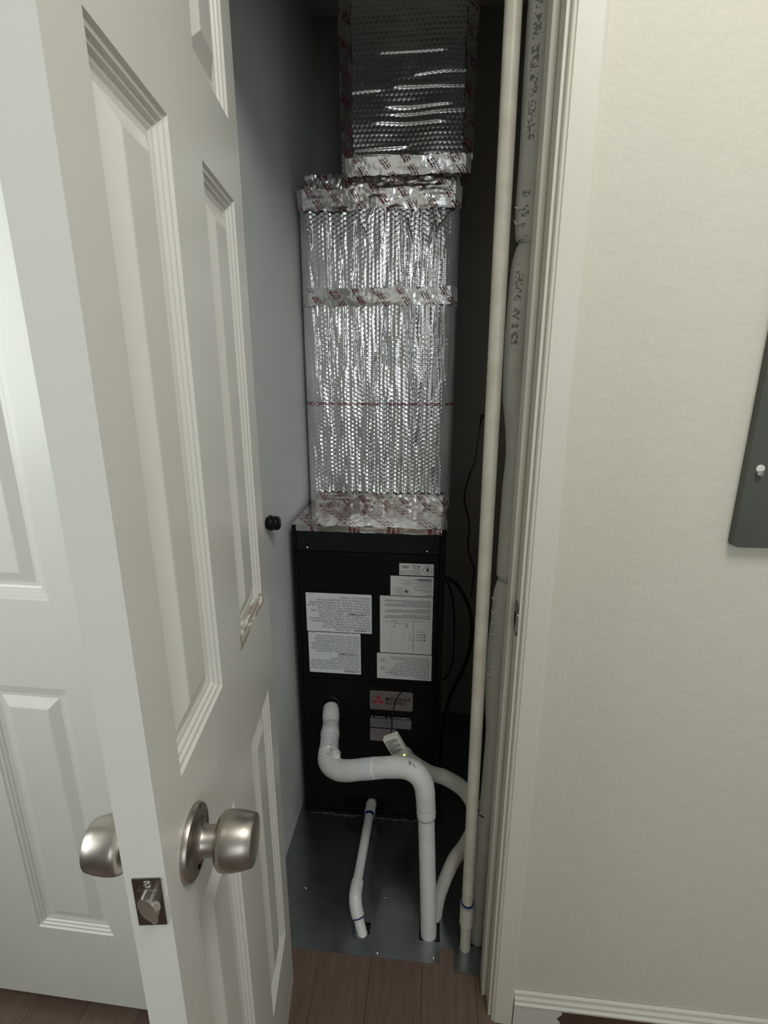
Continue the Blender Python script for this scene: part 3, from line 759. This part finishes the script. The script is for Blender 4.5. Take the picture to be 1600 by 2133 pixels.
def foil_front(name, x0, x1, z0, z1, y0, y1, mat, parent, du=.0017, dv=.0021, horizontal=False, seed=1, amp=1.0, rnd=.045):
    n = int((x1 - x0) / du) + 1; m = int((z1 - z0) / dv) + 1
    u = np.linspace(0, x1 - x0, n); v = np.linspace(0, z1 - z0, m)
    U, Vv = np.meshgrid(u, v); w, h = x1 - x0, z1 - z0
    d = bubbles(Vv, U, h=.0006) if horizontal else bubbles(U, Vv)
    r = np.random.RandomState(seed)
    if horizontal:
        d += amp * .0010 * value_noise(n, m, w / .20, h / .05, seed) + amp * .0003 * value_noise(n, m, w / .06, h / .010, seed + 1)
        for k in range(20):
            c = r.rand() ** 1.5 * h; a = r.rand() * w * .6; b = a + w * (.25 + .5 * r.rand())
            cc = c + .006 * np.sin(U / w * 3 + r.rand() * 6) + .02 * (U - a)
            mask = 1 / (1 + np.exp(-(U - a) / .006)) / (1 + np.exp((U - b) / .006))
            d += mask * (.0030 * np.exp(-((Vv - cc) / .0030) ** 2))
    else:
        d += amp * .0022 * value_noise(n, m, w / .030, h / .35, seed) + amp * .0016 * value_noise(n, m, w / .011, h / .12, seed + 1) + amp * .0006 * value_noise(n, m, w / .005, h / .03, seed + 2)
        for k in range(26):
            c = r.rand() * w; a = r.rand() * h * .7; b = a + h * (.12 + .4 * r.rand())
            cc = c + .004 * np.sin(Vv / .08 + r.rand() * 6) + .0016 * np.sin(Vv / .02 + r.rand() * 6)
            mask = 1 / (1 + np.exp(-(Vv - a) / .008)) / (1 + np.exp((Vv - b) / .008))
            d -= mask * (.0042 * np.exp(-((U - cc) / .0022) ** 2))
        for k in range(14):     # crumples near the tapes
            c = r.rand() * w; cv = h * (1 - .12 * r.rand()); s = r.uniform(-.8, .8)
            d += .004 * np.exp(-((U - c - s * (Vv - cv)) / .0035) ** 2) * np.exp(-((Vv - cv) / .03) ** 2)
    d += amp * .004 * value_noise(n, m, 3, 4, seed + 3)
    s = np.minimum(U, w - U); e = np.clip(1 - s / rnd, 0, 1)
    fade = np.clip(s / (rnd * .8), 0.2, 1); d = d * fade
    d -= rnd * .9 * (1 - np.sqrt(np.clip(1 - e * e, 0, 1)))
    co = np.stack([x0 + U, y0 - d, z0 + Vv], -1).reshape(-1, 3)
    idx = np.arange(n * m).reshape(m, n)
    q = np.stack([idx[:-1, :-1], idx[:-1, 1:], idx[1:, 1:], idx[1:, :-1]], -1).reshape(-1, 4)
    # side and top skins
    base = len(co); extra = []; ef = []
    L, Rr, B, Tp = idx[:, 0], idx[:, -1], idx[0, :], idx[-1, :]
    co2 = []
    for edge, flip in ((L, True), (Rr, False)):
        st = base + len(co2)
        for k in edge: co2.append((co[k][0], y1, co[k][2]))
        for k in range(len(edge) - 1):
            f = [edge[k], edge[k + 1], st + k + 1, st + k]; ef.append(f if flip is False else f[::-1])
    for edge, flip in ((B, True), (Tp, False)):
        st = base + len(co2)
        for k in edge: co2.append((co[k][0], y1, co[k][2]))
        for k in range(len(edge) - 1):
            f = [edge[k], edge[k + 1], st + k + 1, st + k]; ef.append(f if flip is False else f[::-1])
    co = np.vstack([co, np.array(co2)]); q = np.vstack([q, np.array(ef)])
    me = bpy.data.meshes.new(name)
    me.vertices.add(len(co)); me.vertices.foreach_set('co', co.astype(np.float32).ravel())
    me.loops.add(q.size); me.loops.foreach_set('vertex_index', q.astype(np.int32).ravel())
    me.polygons.add(len(q)); me.polygons.foreach_set('loop_start', np.arange(0, q.size, 4, dtype=np.int32))
    me.update(calc_edges=True); me.validate(); me.shade_smooth(); me.set_sharp_from_angle(angle=math.radians(70))
    return link(name, me, mat, parent)
def tape_strip(name, P, nu, nv, mat, parent, amp=.002, seed=0, thick=.0006):
    """P(u,v)->(pos, normal) for u,v in 0..1; crumpled strip with a little depth"""
    rn = value_noise(nu, nv, 9, 3, seed) * amp + value_noise(nu, nv, 30, 6, seed + 1) * amp * .55 + np.abs(value_noise(nu, nv, 60, 5, seed + 2)) * amp * .5
    ed = value_noise(nu, 2, 26, 1, seed + 5)[0]
    V, F = [], []
    for j in range(nv):
        for i in range(nu):
            u, v = i / (nu - 1), j / (nv - 1)
            vv = v + (ed[i] * .06 if j in (0, nv - 1) else 0)
            p, n = P(u, vv); p = Vector(p); n = Vector(n)
            V.append(p + n * (amp * .6 + rn[j, i] * .55 + thick))
    for j in range(nv - 1):
        for i in range(nu - 1):
            a = j * nu + i; F.append((a, a + 1, a + nu + 1, a + nu))
    o = pyobj(name, V, F, mat, parent, True)
    return o
PX0, PX1, PZ0, PZ1, PY = -.402, .049, .984, 1.8575, 1.533
pl = empty('foil_plenum', (-.18, 1.70, UZ), 'silver bubble foil wrapped plenum standing on the black unit', 'duct')
foil_front('bubble_wrap', PX0, PX1, PZ0, PZ1, PY, CY1 - .02, 'bubble_foil', pl, seed=3)
fY = (0, -1, 0)
PZ = lambda x0, x1, z0, z1, y, lean=0: (lambda u, v: ((x0 + (x1 - x0) * u, y - lean * v + .010 * max(0, abs(u - .5) * 2 - .93) / .07, z0 + (z1 - z0) * v), fY))
tape_strip('foil_tape', PZ(PX0 + .010, PX1 - .006, .982, 1.030, PY - .003), 150, 14, 'foil_tape', pl, .0026, 11)
tape_strip('foil_tape', PZ(PX0 + .012, PX1 - .002, 1.575, 1.622, PY - .003, .004), 150, 14, 'foil_tape', pl, .0016, 21)
tape_strip('foil_tape', PZ(PX0 + .004, PX1 + .001, 1.818, 1.868, PY - .002, .009), 150, 14, 'foil_tape', pl, .0030, 31)
# foil ledge over the top of the black cabinet in front of the plenum
tape_strip('foil_ledge', lambda u, v: ((UX0 - .002 + (UX1 - UX0 + .004) * u, YU + .002 + (PY - YU) * v, UZ + .0035 + .002 * v), (0, 0, 1)), 120, 26, 'foil_tape_ledge', pl, .0022, 41)
tape_strip('foil_ledge_lip', lambda u, v: ((UX0 + .013 + (UX1 - UX0 - .026) * u, YU - .0008, UZ - .010 + .017 * v), fY), 150, 6, 'foil_tape_ledge', pl, .0014, 51)
# collar between plenum and duct
ck = obj('duct_collar', boxes((-.376, .046, PY + .004, CY1 - .03, PZ1 - .01, 1.899)), 'foil_tape', pl, bevel=.003)
tape_strip('foil_tape', PZ(-.378, -.268, 1.852, 1.905, PY - .002), 60, 14, 'foil_tape', pl, .0035, 61)
tape_strip('foil_tape', PZ(-.268, .046, 1.858, 1.894, PY - .001), 110, 10, 'foil_tape', pl, .0030, 66)
DX0, DX1, DZ0, DZ1, DY = -.266, .069, 1.902, 2.438, 1.503
dk = empty('foil_duct', (-.10, 1.68, DZ0), 'narrower silver bubble foil duct rising from the plenum to the ceiling', 'duct')
foil_front('bubble_wrap', DX0 + .004, DX1 - .004, DZ0, DZ1, DY, CY1 - .03, 'bubble_foil_duct', dk, horizontal=True, seed=9, rnd=.006)
tape_strip('foil_tape', PZ(DX0, DX1, DZ0 - .014, DZ0 + .026, DY - .003, .010), 120, 10, 'foil_tape', dk, .0012, 81)
tape_strip('foil_tape', lambda u, v: ((DX0 - .001 + .030 * v, DY - .003, DZ0 + .01 + (DZ1 - DZ0 - .012) * u), fY), 120, 6, 'foil_tape_vertical', dk, .0020, 91)
tape_strip('foil_tape', lambda u, v: ((DX1 - .022 + .026 * v, DY - .003, DZ0 + .01 + (DZ1 - DZ0 - .012) * u), fY), 120, 6, 'foil_tape_vertical', dk, .0020, 95)
obj('flange', boxes((DX0, DX1, DY, CY1 - .04, DZ0 - .004, DZ0 - .0005)), 'foil_tape_ledge', dk)
bm = bmesh.new()
tube(bm, [(-.262, 1.505, 2.24), (-.272, 1.50, 2.205), (-.284, 1.498, 2.18)], .0005, 6, 4)
obj('loose_thread', bm, 'ink_grey', dk)

# ------------------------------------------------------------------ pipes
# insulated refrigerant line leaving the front of the unit
pa = empty('refrigerant_line', (.0148, .974, 0), 'thick white insulated line looping out of the unit front and down into the floor', 'pipe')
A = [(-.2990, 1.335, .4065), (-.2872, 1.25, .3912), (-.2770, 1.18, .3880), (-.2660, 1.115, .3830), (-.2230, 1.078, .3915), (-.148, 1.060, .4205), (-.0734, 1.045, .4452), (-.0312, 1.035, .4440), (-.0080, 1.030, .4118), (-.0008, 1.024, .3517)]
obj('insulation_sleeve', tube(bmesh.new(), A[2:], [.0250, .0270, .0268, .0258, .0255, .0258, .0252, .0238], 28, 10, True, .012, 5), 'insulation_a', pa, smooth=True)
obj('insulation_sleeve', tube(bmesh.new(), [(-.0018, 1.026, .3700), (-.0002, 1.022, .340), (.004, 1.010, .2482), (.0114, .986, .0914), (.0148, .974, -.010)], [.0205, .0207, .0206, .0205, .0203], 26, 10, True, .01, 6), 'insulation_a', pa, smooth=True)
W1 = obj('clear_wrap', tube(bmesh.new(), [(-.2990, 1.3122, .4065), (-.2930, 1.282, .398), (-.2872, 1.25, .3912), (-.2810, 1.21, .3905), (-.2762, 1.178, .3878), (-.2690, 1.135, .386)], [.0235, .0262, .0240, .0272, .0262, .0290], 24, 7, True, .035, 7), 'clear_wrap', pa, smooth=True)
obj('wrap_flap', tube(bmesh.new(), [(-.2600, 1.150, .405), (-.246, 1.112, .408), (-.232, 1.093, .406)], [.010, .014, .007], 10, 6, True, .2, 8), 'clear_wrap', W1, smooth=True)
obj('sleeve_patch', tube(bmesh.new(), [(-.172, 1.0655, .411), (-.150, 1.0602, .4195), (-.128, 1.0560, .428)], [.0263, .0265, .0263], 24, 3, True), 'insulation_patch', pa, smooth=True)
obj('sleeve_end', tube(bmesh.new(), [(-.0030, 1.0268, .375), (-.0008, 1.0238, .350), (.0006, 1.0206, .325)], [.0238, .0240, .0236], 24, 4, True, .02, 9), 'insulation_a', pa, smooth=True)
# second line curving behind
pb = empty('refrigerant_line', (.030, 1.022, 0), 'thinner white insulated line arching right behind the vertical plastic pipe', 'pipe')
B = [(-.0690, 1.3122, .2600), (-.050, 1.27, .270), (.0048, 1.20, .296), (.0497, 1.13, .3456), (.0952, 1.085, .3545), (.1190, 1.058, .3332), (.1250, 1.047, .2914), (.1060, 1.042, .2332), (.0740, 1.038, .1725), (.0490, 1.033, .0945), (.0375, 1.028, .0416), (.0330, 1.022, -.008)]
obj('insulation_sleeve', tube(bmesh.new(), B, [.0195] * 5 + [.0185, .018, .0175, .0172, .0168, .0165, .0160], 24, 9, True, .01, 10), 'insulation_b', pb, smooth=True)
# vertical plastic drain riser
pv = empty('plastic_pipe', (.1064, .950, 0), 'straight cream plastic pipe running from floor pan to ceiling in front of the lines', 'pipe')
obj('pipe', tube(bmesh.new(), [(.1064, .950, -.008), (.0946, .950, 2.438)], .0134, 24, 1), 'pvc_aged', pv, smooth=math.radians(60))
def onriser(z): return (.1064 + (.0946 - .1064) * z / 2.438, .950, z)
obj('coupling', tube(bmesh.new(), [onriser(.084), onriser(.0845), onriser(.150), onriser(.1505)], [.0150, .0168, .0168, .0150], 24, 1), 'pvc_aged', pv, smooth=math.radians(40))
obj('primer_stain', tube(bmesh.new(), [onriser(.146), onriser(.155)], [.01705, .0152], 24, 1), 'purple_primer', pv, smooth=math.radians(40))
# thick insulated riser beside the jamb
pr = empty('insulated_riser', (.146, .966, 0), 'thick grey insulated line rising beside the right door jamb', 'pipe')
def riser(z0, z1, pts, name='insulation_sleeve', seed=1):
    obj(name, tube(bmesh.new(), [(x + r, .972 + (.002 if r > .024 else 0), z) for x, z, r in pts], [r for x, z, r in pts], 24, 6, True, .01, seed), 'insulation_riser', pr, smooth=True)
riser(0, 0, [(.1225, 2.438, .0255), (.1215, 2.0, .0255), (.1210, 1.868, .0255), (.1222, 1.76, .0248), (.1217, 1.68, .0250), (.1228, 1.628, .0250), (.1270, 1.608, .0215), (.1310, 1.602, .016)], seed=2)
riser(0, 0, [(.1310, 1.602, .016), (.1250, 1.592, .021), (.1200, 1.563, .0255), (.1179, 1.502, .0262), (.1170, 1.4385, .0265), (.1195, 1.355, .0255), (.1258, 1.304, .0235), (.1310, 1.251, .0215), (.1297, 1.196, .0220), (.1288, 1.149, .0225), (.1282, 1.08, .0232), (.1282, 1.004, .0232), (.1315, .990, .018)], seed=3)
riser(0, 0, [(.1310, .988, .018), (.1250, .958, .0240), (.1225, .894, .0250), (.1200, .827, .0252), (.1205, .735, .0250), (.1265, .62, .0225), (.1257, .537, .0225), (.1246, .4712, .0220), (.1225, .403, .0215), (.1210, .26, .0195), (.1215, .10, .0175), (.1220, -.008, .0165)], seed=4)
# slit seam of the foam: small torn tabs on the left edge
random.seed(14)
bm = bmesh.new()
for z in (1.655, 1.632, .955, .925, .900, .876, .800, .782, .42):
    x = .1225 if z > 1.6 else .1245
    tube(bm, [(x + .006, .958, z), (x - .001, .953, z - .002), (x - .005, .952, z + random.uniform(0, .005))], [.0022, .0014, .0006], 6, 3)
obj('torn_tab', bm, 'insulation_riser', pr)['kind'] = 'stuff'
bm = bmesh.new()
tube(bm, [(.1185, .975, .45), (.119, .962, .425), (.1225, .952, .416), (.131, .947, .414)], .0014, 6, 4)
obj('cable_tie', bm, 'black_rubber', pr)

# white condensate drain at the foot of the unit
dr = empty('condensate_drain', (-.18, 1.03, .0014), 'short white plastic drain pipe with elbow leading from unit foot to floor hole', 'pipe')
obj('pipe', tube(bmesh.new(), [(-.1765, 1.3238, .052), (-.1815, 1.015, .060)], .0131, 22, 1), 'pvc_white', dr, smooth=math.radians(60))
obj('pipe_fitting', tube(bmesh.new(), [(-.1765, 1.3238, .052), (-.1766, 1.312, .0523), (-.1766, 1.311, .0523), (-.1772, 1.272, .0534), (-.1772, 1.2715, .0534)], [.0135, .0150, .0168, .0168, .0135], 22, 1), 'pvc_white', dr, smooth=math.radians(40))
obj('primer_stain', tube(bmesh.new(), [(-.17725, 1.2722, .0534), (-.1774, 1.263, .0537)], [.0158, .0140], 22, 1), 'purple_primer', dr)
obj('elbow', tube(bmesh.new(), [(-.1805, 1.046, .0590), (-.1810, 1.028, .0594), (-.1805, 1.008, .0570), (-.1760, .990, .0450), (-.1690, .978, .0290)], [.0166, .0168, .0170, .0168, .0166], 24, 7), 'pvc_white', dr, smooth=math.radians(50))
obj('pipe_end', tube(bmesh.new(), [(-.1720, .983, .034), (-.1530, .955, -.009)], .0133, 22, 1), 'pvc_white', dr, smooth=math.radians(60))
obj('primer_stain', tube(bmesh.new(), [(-.1690, .9785, .0288), (-.1676, .9762, .0254)], [.0169, .0140], 22, 1), 'purple_primer', dr)

# ------------------------------------------------------------------ control box hanging on a wire
cb = empty('control_box', (-.079, 1.11, .40), 'small cream control box with green light hanging tilted before the black unit', 'control box')
ctr = Vector((-.0795, 1.108, .4480)); ang = math.radians(32)
ux = Vector((math.cos(ang), 0, math.sin(ang))); uz = Vector((-math.sin(ang), 0, math.cos(ang)))
ux, uz = Vector((.866, 0, .5)), Vector((-.46, 0, .888))
# long axis runs from upper left to lower right
lz = Vector((-.45, -.04, .89)).normalized(); lx_ = Vector((.875, 0, .48)); lx_ = (lx_ - lz * lx_.dot(lz)).normalized(); ly_ = lz.cross(lx_).normalized()
def TB(a, b, c_): return ctr + lx_ * a + ly_ * b + lz * c_
sgn = 1 if ly_.y < 0 else -1
obj('box_shell', boxT(lambda a, b, c_: TB(a, b * sgn, c_), -.0205, .0205, -.009, .009, -.050, .042), 'plastic_white', cb, bevel=.002)
bm = bmesh.new(); r5 = random.Random(3)
zc = .037
for i, fr in enumerate((.9, 1, .95, .5, .95, 1, .97, .45, .9, .95, .6)):
    box(bm, -.0165, -.0165 + .033 * fr, .0091, .0094, zc - .0036, zc - .0005, lambda a, b, c_: TB(a, b * sgn, c_)); zc -= .0040
obj('small_print', bm, 'ink_faint', cb)['kind'] = 'stuff'
obj('indicator_light', lathe(bmesh.new(), [(.0024, 0), (.0022, .0012), (0, .0016)], TB(.0110, .009 * sgn, -.0195), ly_ * sgn, 14), 'led_green', cb)
obj('slot', boxT(lambda a, b, c_: TB(a, b * sgn, c_), .006, .014, .0085, .0093, -.0285, -.0275), 'ink', cb)
wr = [(-.0729, YU - .0012, .4852), (-.080, 1.298, .4862), (-.0905, 1.28, .4816), (-.0985, 1.26, .4713), (-.1020, 1.24, .4590), (-.1018, 1.20, .4610), (-.0990, 1.16, .4640), tuple(TB(-.002, 0, .040))]
obj('signal_wire', tube(bmesh.new(), wr, .0018, 8, 8), 'black_rubber', cb, smooth=True)

# ------------------------------------------------------------------ cables, bumper, electrical cover
tag(obj('power_cable', tube(bmesh.new(), [(.0352, 1.49, .772), (.0470, 1.49, .7690), (.0800, 1.49, .7450), (.1150, 1.49, .680), (.1305, 1.49, .600), (.1190, 1.49, .487), (.0840, 1.49, .386), (.0600, 1.49, .302), (.0480, 1.49, .20), (.0440, 1.48, .08), (.046, 1.46, .004)], .0058, 12, 8), 'black_rubber', smooth=True),
    'thick black cable bowing out from the right side of the black unit', 'cable')
tag(obj('control_cable', tube(bmesh.new(), [(.0345, 1.44, .786), (.0445, 1.44, .7807), (.0635, 1.44, .7180), (.0715, 1.44, .6200), (.0718, 1.44, .518), (.0600, 1.44, .466), (.0450, 1.44, .440), (.0345, 1.44, .434)], .0030, 10, 8), 'black_rubber', smooth=True),
    'thin black cable loop close beside the right side of the black unit', 'cable')
hw = empty('hanging_wire', (.155, CY1 - .01, 1.22), 'limp black wire hanging from a nail on the closet back wall', 'wire')
yb = CY1 - .008
obj('wire', tube(bmesh.new(), [(.163, yb, 1.243), (.159, yb - .004, 1.247), (.1565, yb - .004, 1.236), (.152, yb - .003, 1.19), (.146, yb - .003, 1.130), (.1405, yb - .003, 1.074), (.124, yb - .003, 1.028), (.109, yb - .003, .945), (.122, yb - .003, .885), (.133, yb - .003, .830), (.131, yb - .003, .762), (.140, yb - .003, .712), (.160, yb - .003, .655), (.155, yb - .003, .60), (.153, yb - .003, .545)], [.0024] * 3 + [.0014] * 3 + [.0023] * 9, 8, 7, True, .12, 2), 'black_rubber', hw, smooth=True)
obj('nail', lathe(bmesh.new(), [(0, -.010), (.002, -.010), (.002, .012), (.005, .012), (.005, .014), (0, .0145)], (.161, yb, 1.244), (0, -1, 0), 12), 'black_rubber', hw)
bs = empty('door_bumper', (CX0, 1.165, 1.034), 'black rubber wall bumper on the closet side wall', 'bumper')
obj('bumper_base', lathe(bmesh.new(), [(0, 0), (.0150, 0), (.0150, .003), (.0185, .006), (.0192, .010), (.0188, .014), (.0165, .0175)], (CX0, 1.165, 1.034), (1, 0, 0), 28), 'black_rubber', bs, smooth=math.radians(50))
obj('bumper_cap', lathe(bmesh.new(), [(.0160, .0165), (.0175, .019), (.0178, .024), (.0170, .029), (.0140, .0325), (0, .0340)], (CX0, 1.165, 1.034), (1, 0, 0), 28), 'black_rubber', bs, smooth=math.radians(50))
# grey-green electrical panel cover
ep = empty('electrical_panel', (.66, YW, 1.1295), 'grey green metal electrical panel cover on the wall at the right edge', 'electrical panel')
ex0, ex1, ez0, ez1 = .4655, .836, 1.1295, 1.72
bm = bmesh.new(); pts = []
for cx, cz, a0 in ((ex1 - .008, ez1 - .008, 0), (ex0 + .008, ez1 - .008, 90), (ex0 + .008, ez0 + .008, 180), (ex1 - .008, ez0 + .008, 270)):
    for k in range(7):
        a = math.radians(a0 + 15 * k); pts.append((cx + math.cos(a) * .008, cz + math.sin(a) * .008))
f = bm.faces.new([bm.verts.new((px, YW - .0004, pz)) for px, pz in pts])
e = bmesh.ops.extrude_face_region(bm, geom=[f])
for v in e['geom']:
    if isinstance(v, bmesh.types.BMVert): v.co.y = YW - .0150
obj('cover_plate', bm, 'panel_green_grey', ep)
obj('door_leaf', boxes((ex0 + .045, ex1 - .045, YW - .0185, YW - .0148, ez0 + .12, ez1 - .08)), 'panel_green_grey', ep, bevel=.0015)
obj('cover_screw', lathe(bmesh.new(), [(.0060, 0), (.0060, .0018), (.0035, .0022), (0, .0022)], (.4830, YW - .015, 1.2545), (0, -1, 0), 18), 'plastic_white', ep, smooth=math.radians(40))
obj('cover_screw', lathe(bmesh.new(), [(.0048, 0), (.0048, .0050), (.0036, .0070), (0, .0074)], (.4822, YW - .015, 1.2475), (0, -1, 0), 18), 'steel', ep, smooth=math.radians(40))
